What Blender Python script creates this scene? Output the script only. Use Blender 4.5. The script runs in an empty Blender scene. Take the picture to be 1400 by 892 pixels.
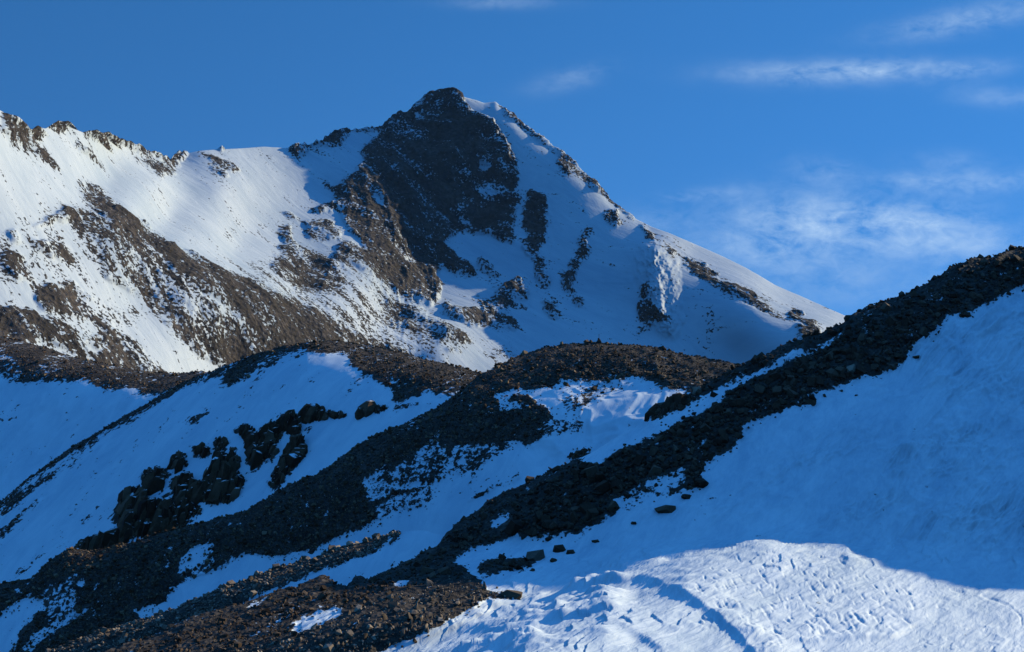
import bpy, bmesh, math, time
import numpy as np
from mathutils import Vector
T0 = time.time()
rng = np.random.default_rng(11)
Q = 1.0                       # terrain mesh density
# ------------------------------------------------------------------ survey frame
# The photograph was surveyed from one point (the origin, looking along +Y): a bearing (u, v) plus a distance gives a point.
F, CX, CY = 1690.0, 700.0, 446.0
SUN_AZ, SUN_EL = 60.0, 22.0   # degrees right of the view axis, above the horizon
SUN = np.array([math.cos(math.radians(SUN_EL))*math.sin(math.radians(SUN_AZ)),
                math.cos(math.radians(SUN_EL))*math.cos(math.radians(SUN_AZ)),
                math.sin(math.radians(SUN_EL))])
scene = bpy.context.scene
COL = scene.collection

def pt(u, v, D):
    u = np.asarray(u, float); v = np.asarray(v, float); D = np.asarray(D, float)
    return np.stack([(u-CX)/F*D, D, (CY-v)/F*D], -1)

# ------------------------------------------------------------------ noise
def _hash(ix, iy, iz, seed):
    h = (ix.astype(np.uint32)*np.uint32(374761393)) ^ (iy.astype(np.uint32)*np.uint32(668265263)) ^ (iz.astype(np.uint32)*np.uint32(2246822519)) ^ np.uint32((seed*3266489917) & 0xffffffff)
    h ^= h >> np.uint32(15); h *= np.uint32(2246822519); h ^= h >> np.uint32(13); h *= np.uint32(3266489917); h ^= h >> np.uint32(16)
    return h.astype(np.float64)/4294967295.0

def vnoise(P, seed=0):
    i = np.floor(P).astype(np.int64); f = P-i; w = f*f*f*(f*(f*6-15)+10)
    out = 0
    for dx in (0, 1):
        wx = w[..., 0] if dx else 1-w[..., 0]
        for dy in (0, 1):
            wy = w[..., 1] if dy else 1-w[..., 1]
            for dz in (0, 1):
                wz = w[..., 2] if dz else 1-w[..., 2]
                out = out + wx*wy*wz*_hash(i[..., 0]+dx, i[..., 1]+dy, i[..., 2]+dz, seed)
    return out*2-1

def fbm(P, octaves=4, gain=.5, seed=0, lac=2.03):
    a, s, o = 1.0, 0.0, 0
    for k in range(octaves):
        o = o+a*vnoise(P, seed+k*17); s += a; a *= gain; P = P*lac+3.7
    return o/s

def ridged(P, octaves=4, gain=.5, seed=0):
    a, s, o = 1.0, 0.0, 0
    for k in range(octaves):
        o = o+a*(1-2*np.abs(vnoise(P, seed+k*29))); s += a; a *= gain; P = P*2.07+1.3
    return o/s

def sstep(a, b, x):
    t = np.clip((x-a)/(b-a), 0, 1); return t*t*(3-2*t)

# ------------------------------------------------------------------ outlines -> masks
RU0, RU1, RV0, RV1 = -220, 1640, 80, 1020
def polymask(poly, pad=0):
    m = np.zeros((RV1-RV0, RU1-RU0), bool)
    p = np.asarray(poly, float)
    u0, u1 = int(max(p[:, 0].min()-1, RU0)), int(min(p[:, 0].max()+2, RU1))
    v0, v1 = int(max(p[:, 1].min()-1, RV0)), int(min(p[:, 1].max()+2, RV1))
    if u1 <= u0 or v1 <= v0: return m
    uu, vv = np.meshgrid(np.arange(u0, u1), np.arange(v0, v1))
    ins = np.zeros(uu.shape, bool)
    n = len(p)
    for i in range(n):
        x1, y1 = p[i]; x2, y2 = p[(i+1) % n]
        if y1 == y2: continue
        c = ((y1 > vv) != (y2 > vv)) & (uu < (x2-x1)*(vv-y1)/(y2-y1)+x1)
        ins ^= c
    m[v0-RV0:v1-RV0, u0-RU0:u1-RU0] = ins
    return m

def boxblur(a, r):
    if r < 1: return a
    for ax in (0, 1):
        for _ in range(2):
            n = a.shape[ax]
            pad = [(0, 0), (0, 0)]; pad[ax] = (r+1, r)
            c = np.cumsum(np.pad(a, pad, mode='edge'), axis=ax)
            if ax == 0: a = (c[2*r+1:2*r+1+n]-c[:n])/(2*r+1)
            else: a = (c[:, 2*r+1:2*r+1+n]-c[:, :n])/(2*r+1)
    return a

def paint(items, blur, base=0.0):
    m = np.full((RV1-RV0, RU1-RU0), base, np.float64)
    for val, poly in items:
        k = polymask(poly); m[k] = val
    return boxblur(m, blur)

def sample(m, u, v):
    x = np.clip(u-RU0, 0, m.shape[1]-1.001); y = np.clip(v-RV0, 0, m.shape[0]-1.001)
    i = x.astype(int); j = y.astype(int); fx = x-i; fy = y-j
    return (m[j, i]*(1-fx)+m[j, i+1]*fx)*(1-fy)+(m[j+1, i]*(1-fx)+m[j+1, i+1]*fx)*fy

def band(line, w):
    """closed outline of a strip w px tall hanging below a polyline"""
    l = [(a, b) for a, b in line]
    return l+[(a, b+w) for a, b in reversed(l)]

def curve(pts):
    p = np.asarray(sorted(pts), float)
    return lambda u: np.interp(u, p[:, 0], p[:, 1])

def smooth_curve(pts, r=6):
    f = curve(pts); xs = np.arange(-400, 2600, 1.0); ys = f(xs)
    k = np.ones(2*r+1)/(2*r+1); ys = np.convolve(np.pad(ys, r, mode='edge'), k, 'valid')
    return lambda u: np.interp(u, xs, ys)

class TPS:
    def __init__(self, pts, sc=300.0, lam=1e-5):
        p = np.asarray(pts, float); self.X = p[:, :2]/sc; self.sc = sc; y = p[:, 2]
        n = len(p); d = np.linalg.norm(self.X[:, None]-self.X[None], axis=-1)
        K = self.k(d)+lam*np.eye(n); Pm = np.hstack([np.ones((n, 1)), self.X])
        A = np.block([[K, Pm], [Pm.T, np.zeros((3, 3))]])
        self.c = np.linalg.solve(A, np.concatenate([y, np.zeros(3)]))
    @staticmethod
    def k(d): return np.where(d > 0, d*d*np.log(np.maximum(d, 1e-9)), 0)
    def __call__(self, u, v):
        sh = u.shape; q = np.stack([u.ravel(), v.ravel()], -1)/self.sc
        out = np.empty(len(q)); n = len(self.X)
        for s in range(0, len(q), 100000):
            d = np.linalg.norm(q[s:s+100000, None]-self.X[None], axis=-1)
            out[s:s+100000] = self.k(d)@self.c[:n]+self.c[n]+q[s:s+100000]@self.c[n+1:]
        return out.reshape(sh)

def plane_lnD(n, anchor):
    """distance of a plane of normal n through the surveyed point anchor=(u, v, D)"""
    n = np.asarray(n, float); u0, v0, D0 = anchor
    c = D0*-(n[0]*(u0-CX)/F+n[1]+n[2]*(CY-v0)/F)
    return lambda u, v: -np.log(np.maximum(-(n[0]*(u-CX)/F+n[1]+n[2]*(CY-v)/F)/c, 1e-5))

def gauss(u, v, u0, v0, su, sv, rot=0):
    c, s = math.cos(math.radians(rot)), math.sin(math.radians(rot))
    x = (u-u0)*c+(v-v0)*s; y = -(u-u0)*s+(v-v0)*c
    return np.exp(-.5*((x/su)**2+(y/sv)**2))

# ------------------------------------------------------------------ materials
def new_mat(name):
    m = bpy.data.materials.new(name); m.use_nodes = True
    nt = m.node_tree; nt.nodes.clear()
    return m, nt
class N:
    def __init__(self, nt): self.nt = nt
    def __call__(self, typ, ins=None, **kw):
        n = self.nt.nodes.new(typ)
        for k, v in kw.items(): setattr(n, k, v)
        for k, v in (ins or {}).items():
            s = n.inputs[k]
            if isinstance(v, bpy.types.NodeSocket): self.nt.links.new(v, s)
            else: s.default_value = v
        return n
    def math(self, op, a, b=0.0, clamp=False):
        n = self('ShaderNodeMath', {0: a, 1: b}, operation=op); n.use_clamp = clamp; return n.outputs[0]
    def ramp(self, fac, stops, interp='LINEAR'):
        n = self('ShaderNodeValToRGB', {0: fac}); cr = n.color_ramp; cr.interpolation = interp
        while len(cr.elements) < len(stops): cr.elements.new(0.5)
        for e, (p, c) in zip(cr.elements, stops): e.position = p; e.color = (*c, 1) if len(c) == 3 else c
        return n.outputs[0]
    def noise(self, vec, scale, detail=4, rough=.55, dist=0.0):
        return self('ShaderNodeTexNoise', {'Vector': vec, 'Scale': scale, 'Detail': detail, 'Roughness': rough, 'Distortion': dist}).outputs[0]
    def mix(self, f, a, b):
        n = self('ShaderNodeMix', data_type='RGBA'); n.clamp_factor = True
        for s, v in ((n.inputs[0], f), (n.inputs[6], a), (n.inputs[7], b)):
            if isinstance(v, bpy.types.NodeSocket): self.nt.links.new(v, s)
            else: s.default_value = v if not isinstance(v, tuple) or len(v) == 4 else (*v, 1)
        return n.outputs[2]

SNOW = (.86, .92, .95)
ROCK_D, ROCK_M, ROCK_L = (.022, .018, .015), (.064, .052, .043), (.150, .120, .100)

def terrain_mat(name, strike, fall, s_edge, s_rock, s_snow, edge=.9, rock_bump=1.0, snow_bump=.3, dist_s=1.0, rocks=(ROCK_D, ROCK_M, ROCK_L), stretch=2.5, snow=1.0):
    """snow and bare rock on one slope; 'rock' (per vertex) says where the ground is bare, noise frays its edge along the fall line"""
    m, nt = new_mat(name); n = N(nt)
    geo = n('ShaderNodeNewGeometry').outputs['Position']
    sx = n('ShaderNodeVectorMath', {0: geo, 1: strike}, operation='DOT_PRODUCT').outputs['Value']
    fx = n('ShaderNodeVectorMath', {0: geo, 1: fall}, operation='DOT_PRODUCT').outputs['Value']
    vec = n('ShaderNodeCombineXYZ', {0: sx, 1: n.math('MULTIPLY', fx, 1/stretch), 2: 0.0}).outputs[0]
    att = n('ShaderNodeAttribute', attribute_name='rock').outputs['Fac']
    n1 = n.noise(vec, s_edge, 5, .68, .6)
    n2 = n.noise(geo, s_edge*5, 3, .6)
    e = n.math('ADD', n.math('MULTIPLY', n.math('SUBTRACT', n1, .5), edge*2.6), n.math('MULTIPLY', n.math('SUBTRACT', n2, .5), edge*2.4))
    # the noise acts hardest where the mask is undecided
    f = n.math('ADD', att, e)
    f = n.math('MULTIPLY', n.math('SUBTRACT', f, .46), 9.0, True)
    # rock
    r1 = n.noise(geo, s_rock, 6, .7)
    r2 = n.noise(vec, s_rock*.25, 4, .6, .4)
    rc = n.ramp(n.math('ADD', n.math('MULTIPLY', r1, .7), n.math('MULTIPLY', r2, .4)), [(.36, rocks[0]), (.56, rocks[1]), (.72, rocks[2])])
    # snow: grain and wind crust, contrast raised in place of grazing light on ripples
    s1 = n.math('ADD', n.math('MULTIPLY', n.noise(vec, s_snow*.12, 5, .62, .7), .6), n.math('MULTIPLY', n.noise(vec, s_snow*.9, 4, .65, 1.0), .4))
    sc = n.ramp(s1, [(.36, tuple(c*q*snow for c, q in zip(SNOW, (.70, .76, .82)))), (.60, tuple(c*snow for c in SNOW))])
    col = n.mix(f, sc, rc)
    vor = n('ShaderNodeTexVoronoi', {'Vector': geo, 'Scale': s_rock*1.3}, feature='F1').outputs['Distance']
    h_r = n.math('ADD', n.math('MULTIPLY', r1, 1.0), n.math('MULTIPLY', vor, .8))
    wv = n.noise(vec, s_snow, 5, .62, .8)
    h = n.math('ADD', n.math('MULTIPLY', n.math('MULTIPLY', h_r, f), rock_bump), n.math('MULTIPLY', n.math('MULTIPLY', wv, n.math('SUBTRACT', 1.0, f)), snow_bump))
    b = n('ShaderNodeBump', {'Strength': 1.0, 'Distance': dist_s, 'Height': h}).outputs[0]
    bs = n('ShaderNodeBsdfPrincipled', {'Base Color': col, 'Roughness': n.math('ADD', .62, n.math('MULTIPLY', f, .3)), 'Specular IOR Level': .12, 'Normal': b})
    out = n('ShaderNodeOutputMaterial', {'Surface': bs.outputs[0]})
    return m

def stone_mat(name, lo, mid, hi, scale=3.0, ledge=False):
    m, nt = new_mat(name); n = N(nt)
    oi = n('ShaderNodeObjectInfo').outputs['Random']
    geo = n('ShaderNodeNewGeometry')
    isl = geo.outputs['Random Per Island']
    tc = n('ShaderNodeTexCoord').outputs['Object']
    n1 = n.noise(geo.outputs['Position'], scale, 5, .65)
    n2 = n.noise(geo.outputs['Position'], scale*7, 4, .7)
    v = n.math('ADD', n.math('MULTIPLY', n.math('FRACT', n.math('ADD', isl, oi)), .45), n.math('ADD', n.math('MULTIPLY', n1, .45), n.math('MULTIPLY', n2, .25)))
    c = n.ramp(v, [(.25, lo), (.55, mid), (.95, hi)])
    if ledge:      # snow lies where the rock is flat enough
        up = n('ShaderNodeSeparateXYZ', {0: geo.outputs['Normal']}).outputs[2]
        k = n.math('ADD', up, n.math('MULTIPLY', n.math('SUBTRACT', n.noise(geo.outputs['Position'], .35, 4, .6), .5), 1.1))
        c = n.mix(n.math('MULTIPLY', n.math('SUBTRACT', k, .90), 9.0, True), c, SNOW)
    b = n('ShaderNodeBump', {'Strength': .7, 'Distance': .15/scale, 'Height': n.math('ADD', n1, n.math('MULTIPLY', n2, .5))}).outputs[0]
    bs = n('ShaderNodeBsdfPrincipled', {'Base Color': c, 'Roughness': .88, 'Specular IOR Level': .2, 'Normal': b})
    n('ShaderNodeOutputMaterial', {'Surface': bs.outputs[0]})
    return m

# ------------------------------------------------------------------ mesh from a grid
def grid_mesh(name, P, mat, attrs=None, smooth=True):
    nr, nc = P.shape[:2]
    me = bpy.data.meshes.new(name)
    idx = np.arange(nr*nc).reshape(nr, nc)
    q = np.stack([idx[:-1, :-1], idx[:-1, 1:], idx[1:, 1:], idx[1:, :-1]], -1).reshape(-1, 4)
    me.vertices.add(nr*nc); me.vertices.foreach_set('co', P.reshape(-1).astype(np.float32))
    me.loops.add(q.size); me.loops.foreach_set('vertex_index', q.ravel().astype(np.int32))
    me.polygons.add(len(q)); me.polygons.foreach_set('loop_start', np.arange(0, q.size, 4, dtype=np.int32))
    me.polygons.foreach_set('use_smooth', np.full(len(q), smooth))
    me.update(calc_edges=True)
    for k, a in (attrs or {}).items():
        at = me.attributes.new(k, 'FLOAT', 'POINT'); at.data.foreach_set('value', a.ravel().astype(np.float32))
    me.materials.append(mat)
    o = bpy.data.objects.new(name, me); COL.objects.link(o)
    return o

def tri_mesh(name, V, Fc, mat, parent=None):
    me = bpy.data.meshes.new(name)
    me.vertices.add(len(V)); me.vertices.foreach_set('co', V.ravel().astype(np.float32))
    me.loops.add(Fc.size); me.loops.foreach_set('vertex_index', Fc.ravel().astype(np.int32))
    me.polygons.add(len(Fc)); me.polygons.foreach_set('loop_start', np.arange(0, Fc.size, 3, dtype=np.int32))
    me.polygons.foreach_set('use_smooth', np.zeros(len(Fc), bool))
    me.update(calc_edges=True); me.materials.append(mat)
    o = bpy.data.objects.new(name, me); COL.objects.link(o)
    if parent: o.parent = parent
    return o

class Layer:
    def at(L, u, v):
        """surface point and normal seen on bearing (u, v)"""
        j = np.clip(np.searchsorted(L.us, u), 0, len(L.us)-1)
        tt = (v-L.vb[j])/(L.vt[j]-L.vb[j])
        i = np.clip(np.searchsorted(L.t, tt), 0, len(L.t)-1)
        return L.P[i, j], L.N[i, j], L.rock[i, j]
def normals(P):
    du = np.gradient(P, axis=1); dv = np.gradient(P, axis=0)
    n = np.cross(du, dv); n /= np.maximum(np.linalg.norm(n, axis=-1, keepdims=True), 1e-12)
    return n

def axis(lo, a, b, hi, step, big):
    inner = np.arange(a, b+.01, step)
    l = a-np.geomspace(step, max(a-lo, step*1.01), big) if lo < a else np.array([])
    r = b+np.geomspace(step, max(hi-b, step*1.01), big) if hi > b else np.array([])
    return np.concatenate([l[::-1], inner, r])

def build(name, us, vtop, vbot, nrow, lnD, disp, rockmask, mat, back, extra_rows=None, ragged=20., rag_px=14):
    """a slope from its foot to its skyline, rolling over behind into a far side that falls away"""
    L = Layer(); L.name = name
    vt = vtop(us); vb = np.broadcast_to(vbot(us) if callable(vbot) else vbot, us.shape)
    t = np.linspace(0, 1, nrow)
    if extra_rows is not None: t = extra_rows
    U = np.broadcast_to(us, (len(t), len(us))).copy()
    V = vb[None]+(vt-vb)[None]*t[:, None]
    D = np.exp(lnD(U, V, vtop))
    P = pt(U, V, D)
    n0 = normals(P); flip = np.sum(n0*P, -1) > 0; n0[flip] *= -1
    wp = P/ragged
    wu = fbm(wp, 4, .62, 101); wv = fbm(wp+19.3, 4, .62, 103)
    wk = np.minimum(1, np.abs(V-vt[None])/14+.25)
    rock = sample(rockmask, U+wu*rag_px*wk, V+wv*rag_px*.7*wk)
    P = P+n0*disp(P, U, V, rock)[..., None]
    # far side
    top = P[-1]
    ks = np.array([.02, .06, .13, .25, .45, .8, 1.4, 2.2])
    dy = back['len']*ks
    sl = back['slope']
    dz = sl*(dy-back['len']*.12*(1-np.exp(-dy/(back['len']*.12))))-back.get('min', .0)*dy
    B = top[None]+np.stack([np.zeros_like(dy), dy, -dz], -1)[:, None, :]
    rb = np.repeat(rock[-1:], len(ks), 0)
    bn = fbm(B*back['nf'], 4, .5, 5)*back['na']*np.minimum(1, ks*3)[:, None]
    B[..., 2] += bn
    L.P, L.U, L.V, L.rock, L.N, L.us, L.t, L.vt, L.vb = P, U, V, rock, n0, us, t, vt, vb
    o = grid_mesh(name, np.concatenate([P, B]), mat, {'rock': np.concatenate([rock, rb])})
    o['kind'] = 'structure'
    L.obj = o
    print('%-14s %7d verts %.1fs' % (name, P.shape[0]*P.shape[1], time.time()-T0))
    return L

def roll(u, v, vtop, amp, s):
    return amp*np.exp(-np.maximum(v-vtop(u), 0)/s)

CRAGS = [
 ('broad flat-topped dark crag at the lower left of the outcrop', [(165, 683), (173, 668), (197, 674), (207, 688), (229, 690), (236, 678), (244, 713), (246, 730), (231, 735), (212, 730), (187, 737), (175, 745), (165, 742), (160, 698)], 1.5),
 ('dark rock block with snowy ledges, just above the broad flat-topped crag', [(199, 644), (214, 641), (231, 644), (234, 656), (222, 662), (226, 677), (199, 671), (196, 656)], .9),
 ('ribbed dark crag joined to the right of the broad flat-topped crag', [(236, 660), (258, 650), (266, 661), (280, 662), (290, 672), (296, 686), (278, 690), (265, 685), (258, 690), (275, 694), (278, 703), (262, 712), (258, 722), (247, 728), (240, 700)], 1.5),
 ('small dark crag on the left shoulder of the outcrop, standing clear against snow', [(235, 624), (249, 619), (256, 624), (258, 639), (249, 646), (236, 645), (231, 639)], 1.0),
 ('row of small jagged rocks beside a pale sunlit tip, above a snow hollow', [(266, 614), (278, 611), (288, 614), (291, 621), (281, 626), (271, 626), (263, 621)], .9),
 ('tall narrow rock pillar widening into a dark buttress at its foot', [(295, 601), (312, 598), (319, 602), (309, 612), (305, 624), (323, 623), (330, 631), (325, 644), (330, 655), (337, 657), (332, 666), (323, 682), (312, 689), (303, 690), (291, 683), (280, 678), (276, 655), (287, 640), (293, 626)], 2.0),
 ('small lone rock in the snow pocket between the tall pillar and the ribbed tower', [(312, 612), (321, 613), (327, 621), (316, 619)], .9),
 ('big ribbed rock tower with sunlit teeth on its top, mid outcrop', [(325, 588), (337, 583), (350, 587), (348, 594), (355, 597), (359, 587), (379, 579), (386, 594), (384, 603), (377, 610), (380, 619), (373, 630), (366, 626), (354, 637), (343, 639), (337, 630), (341, 617), (336, 610), (337, 601), (327, 597)], 1.9),
 ('rounded dark crag bridging the ribbed tower and the jagged top ridge', [(380, 578), (388, 567), (406, 567), (413, 579), (409, 594), (398, 594), (386, 588)], 1.2),
 ('jagged rock ridge with sunlit teeth at the top right end of the outcrop', [(409, 570), (413, 558), (434, 554), (452, 560), (470, 565), (472, 570), (452, 570), (447, 572), (432, 576), (427, 574), (416, 579)], 1.3),
 ('long leaning rock slab with one straight snow-lined edge', [(397, 594), (409, 596), (418, 612), (419, 619), (409, 630), (398, 648), (395, 646), (388, 657), (371, 669), (366, 664), (370, 651), (382, 626)], 1.6),
 ('low dark crag alone on the snow under the brown hill', [(484, 568), (491, 554), (501, 549), (528, 554), (531, 558), (504, 565), (491, 571)], 1.0),
 ('low dark rocks half buried in snow, left of the broad flat-topped crag', [(93, 752), (110, 740), (143, 733), (163, 728), (163, 745), (140, 757), (120, 762), (97, 762)], 1.0),
]
# ------------------------------------------------------------------ where the ground is bare (surveyed outlines; 0 snow .. 1 rock)
SPUR = [(100, 241), (128, 256), (168, 288), (202, 315), (235, 335), (269, 355), (303, 369), (336, 382), (370, 399), (410, 412), (450, 432), (500, 460), (545, 480), (560, 520), (330, 540), (225, 520), (161, 508), (228, 505), (303, 505), (309, 494), (303, 478), (286, 461), (300, 455), (352, 466), (380, 478), (352, 452), (330, 432), (300, 413), (275, 400), (255, 388), (235, 372), (200, 345), (170, 322), (140, 297), (120, 275)]
PEAK = [(523, 165), (531, 160), (560, 146), (568, 136), (595, 122), (618, 120), (634, 134), (636, 144), (655, 154), (672, 164), (686, 187), (699, 208), (709, 224), (706, 234), (704, 258), (706, 282), (699, 302), (701, 335), (682, 332), (669, 322), (649, 319), (628, 315), (605, 329), (622, 349), (635, 356), (650, 366), (645, 379), (622, 374), (602, 362), (594, 377), (598, 390), (585, 385), (562, 378), (540, 365), (520, 345), (495, 318), (470, 290), (455, 280), (470, 262), (492, 240), (500, 205), (520, 180)]
G_ROCK = [
 (.27, [(-260, 330), (0, 300), (110, 270), (300, 375), (400, 330), (470, 345), (560, 400), (650, 470), (560, 530), (-260, 530)]), (.31, [(0, 400), (200, 400), (330, 440), (420, 500), (300, 530), (0, 530)]), (.37, [(340, 380), (470, 350), (560, 410), (620, 460), (560, 480), (440, 430)]),
 (.84, SPUR), (.74, [(85, 290), (91, 283), (118, 292), (141, 308), (175, 315), (190, 335), (215, 362), (260, 400), (330, 440), (380, 478), (340, 470), (300, 455), (270, 430), (200, 410), (150, 380), (138, 360), (155, 345), (125, 320), (105, 300), (70, 305), (45, 310)]),
 (.52, [(141, 330), (190, 350), (300, 440), (300, 460), (250, 440), (190, 410), (140, 385)]),
 (.7, [(0, 150), (13, 160), (24, 175), (40, 180), (54, 196), (77, 216), (94, 233), (81, 231), (60, 219), (30, 203), (17, 197), (0, 178)]),
 (.8, [(35, 168), (52, 168), (44, 182), (37, 184)]), (.75, [(62, 168), (77, 162), (94, 172), (80, 179), (67, 180)]),
 (.72, [(94, 176), (114, 199), (134, 216), (148, 233), (141, 231), (118, 213), (104, 197)]),
 (.75, [(114, 176), (146, 177), (160, 184), (190, 198), (210, 205), (231, 216), (231, 222), (210, 214), (188, 207), (158, 194), (140, 189), (116, 186)]),
 (.74, [(181, 211), (202, 217), (229, 222), (250, 239), (215, 241), (202, 234)]), (.72, [(232, 214), (259, 205), (256, 214), (252, 229), (235, 226)]), (.6, [(262, 221), (279, 236), (270, 238)]),
 (.72, [(272, 212), (292, 216), (316, 226), (326, 239), (302, 239), (286, 228)]), (.75, [(292, 200), (309, 200), (304, 211)]), (.7, [(390, 200), (417, 196), (418, 211), (403, 214)]),
 (.85, [(418, 196), (440, 190), (452, 176), (466, 171), (480, 173), (476, 190), (464, 203), (448, 203), (440, 200), (425, 203)]), (.8, [(480, 172), (520, 168), (524, 178), (500, 180), (480, 180)]),
 (.68, [(7, 315), (20, 312), (34, 325), (20, 330)]), (.7, [(37, 318), (54, 332), (87, 339), (108, 359), (91, 364), (67, 352), (54, 342)]), (.8, [(0, 355), (10, 342), (30, 349), (37, 362), (50, 386), (30, 386), (13, 369)]),
 (.8, [(-60, 415), (0, 422), (44, 424), (67, 440), (118, 464), (155, 451), (178, 464), (202, 484), (240, 530), (161, 520), (101, 495), (34, 478), (-60, 470)]),
 (.74, [(47, 414), (67, 390), (94, 393), (108, 407), (101, 430), (141, 434), (158, 447), (135, 454), (111, 437), (84, 427), (60, 424)]), (.7, [(87, 387), (111, 383), (118, 397), (155, 407), (145, 417), (114, 410)]),
 (.74, [(222, 440), (256, 444), (286, 461), (303, 478), (309, 494), (293, 494), (262, 474), (245, 457)]),
 (.04, [(162, 452), (200, 436), (225, 448), (255, 478), (290, 499), (312, 512), (232, 522), (205, 494), (180, 464)]), (.06, [(118, 352), (140, 385), (185, 415), (150, 425), (112, 400), (100, 372)]), (.06, [(0, 390), (40, 395), (60, 425), (20, 420), (0, 418)]),
 (.12, [(34, 467), (60, 468), (100, 484), (118, 492), (80, 486)]), (.12, [(108, 436), (130, 440), (137, 452), (112, 450)]), (.12, [(113, 466), (140, 475), (136, 486), (118, 480)]),
 (.6, [(257, 325), (268, 327), (277, 333), (265, 331)]), (.55, [(250, 301), (268, 303), (282, 310), (266, 308)]), (.6, [(304, 315), (325, 317), (333, 322), (312, 321)]), (.58, [(340, 311), (358, 317), (370, 325), (350, 319)]), (.45, [(235, 305), (245, 308), (240, 311)]),
 (.64, [(380, 310), (397, 307), (404, 332), (420, 349), (393, 349), (383, 332)]), (.62, [(378, 290), (404, 290), (414, 302), (393, 299)]), (.66, [(425, 284), (467, 271), (470, 285), (434, 293)]), (.56, [(410, 300), (460, 300), (465, 330), (420, 325)]),
 (.66, [(372, 352), (420, 350), (460, 358), (470, 390), (440, 400), (400, 390), (375, 372)]),
 (.64, [(440, 244), (455, 250), (466, 262), (456, 262), (444, 252)]),
 (.86, PEAK), (.8, [(470, 250), (500, 235), (540, 300), (570, 345), (600, 395), (603, 408), (585, 418), (560, 408), (540, 398), (520, 375), (500, 345), (478, 315), (468, 285), (460, 262)]),
 (.74, [(452, 335), (470, 332), (501, 349), (531, 369), (560, 390), (590, 405), (606, 412), (585, 419), (560, 410), (538, 396), (501, 372), (464, 355)]),
 (.6, [(511, 427), (541, 432), (568, 450), (578, 457), (558, 457), (534, 444)]), (.66, [(568, 427), (588, 437), (635, 460), (652, 474), (629, 467), (598, 457), (575, 440)]), (.66, [(598, 418), (640, 420), (690, 416), (703, 433), (708, 452), (689, 455), (649, 450), (619, 438)]), (.6, [(605, 474), (632, 480), (629, 486), (608, 481)]),
 (.6, [(505, 405), (540, 410), (575, 425), (570, 434), (530, 424)]), (.45, [(660, 478), (690, 478), (700, 490), (680, 492)]), (.45, [(575, 490), (620, 500), (600, 506)]),
 (.72, [(400, 418), (447, 430), (501, 464), (534, 474), (558, 482), (534, 486), (490, 472)]),
 (.08, [(505, 268), (520, 270), (530, 278), (518, 281), (508, 277)]), (.08, [(545, 353), (556, 352), (566, 360), (552, 361)]), (.1, [(600, 398), (625, 412), (612, 414), (596, 408)]),
 (.05, [(568, 152), (580, 154), (579, 162), (566, 164)]), (.05, [(571, 137), (583, 136), (582, 143), (568, 147)]), (.08, [(529, 231), (541, 227), (543, 238), (533, 240)]), (.08, [(658, 224), (666, 224), (671, 233), (662, 240)]), (.1, [(662, 256), (674, 262), (690, 268), (684, 272), (668, 264)]),
 (.3, [(619, 278), (640, 282), (632, 290), (618, 288)]), (.1, [(622, 305), (640, 303), (646, 312), (630, 314)]), (.72, [(655, 226), (706, 226), (704, 290), (660, 290)]), (.62, [(570, 290), (640, 296), (640, 312), (600, 325), (590, 312)]),
 (.9, [(664, 242), (706, 240), (702, 290), (672, 290)]), (.08, [(658, 224), (666, 224), (671, 233), (662, 240)]), (.1, [(662, 256), (674, 262), (690, 268), (684, 273), (668, 264)]),
 (.9, [(716, 265), (724, 258), (746, 265), (748, 288), (744, 315), (736, 349), (719, 354), (714, 335), (716, 302)]), (.8, [(729, 352), (743, 349), (751, 379), (746, 396), (733, 396), (728, 369)]),
 (.82, [(793, 318), (805, 312), (807, 335), (800, 362), (786, 389), (780, 402), (768, 402), (776, 369), (783, 349), (791, 342)]), (.72, [(827, 292), (844, 288), (850, 305), (844, 318), (833, 315)]),
 (.8, [(760, 211), (776, 214), (780, 231), (770, 240), (761, 231)]), (.7, [(652, 352), (669, 359), (679, 377), (669, 379), (655, 366)]), (.76, [(679, 399), (690, 390), (702, 377), (714, 386), (728, 402), (715, 411), (690, 408)]),
 (.66, [(648, 406), (690, 405), (700, 420), (660, 420)]), (.7, [(690, 414), (715, 416), (728, 424), (705, 422)]),
 (.7, [(738, 412), (748, 408), (765, 425), (768, 438), (750, 440), (740, 425)]), (.66, [(775, 405), (795, 408), (797, 425), (780, 420)]),
 (.8, [(881, 392), (894, 382), (893, 408), (908, 429), (925, 432), (928, 442), (915, 440), (884, 435), (878, 456), (867, 471), (871, 435)]), (.6, [(972, 425), (978, 429), (977, 456), (972, 454)]),
 (.95, [(871, 304), (891, 314), (898, 328), (888, 328)]), (.95, [(908, 331), (925, 345), (928, 353), (915, 345)]),
 (.95, [(930, 348), (962, 361), (982, 382), (1005, 388), (1029, 405), (1049, 422), (1069, 432), (1086, 445), (1106, 449), (1118, 456), (1120, 480), (1100, 475), (1093, 462), (1079, 442), (1059, 432), (1032, 422), (1015, 408), (992, 398), (975, 392), (955, 375), (938, 361)]),
 (.85, [(1076, 415), (1096, 429), (1116, 449), (1150, 470), (1103, 448), (1083, 432)]), (.8, [(1039, 402), (1052, 415), (1046, 415)]),
 (.82, [(680, 134), (692, 146), (735, 184), (760, 204), (790, 228), (815, 250), (840, 275), (872, 300), (868, 306), (835, 278), (808, 256), (784, 236), (755, 209), (730, 190), (686, 152)]), (.8, [(788, 238), (813, 249), (827, 266), (812, 262), (796, 250)])]
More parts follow.
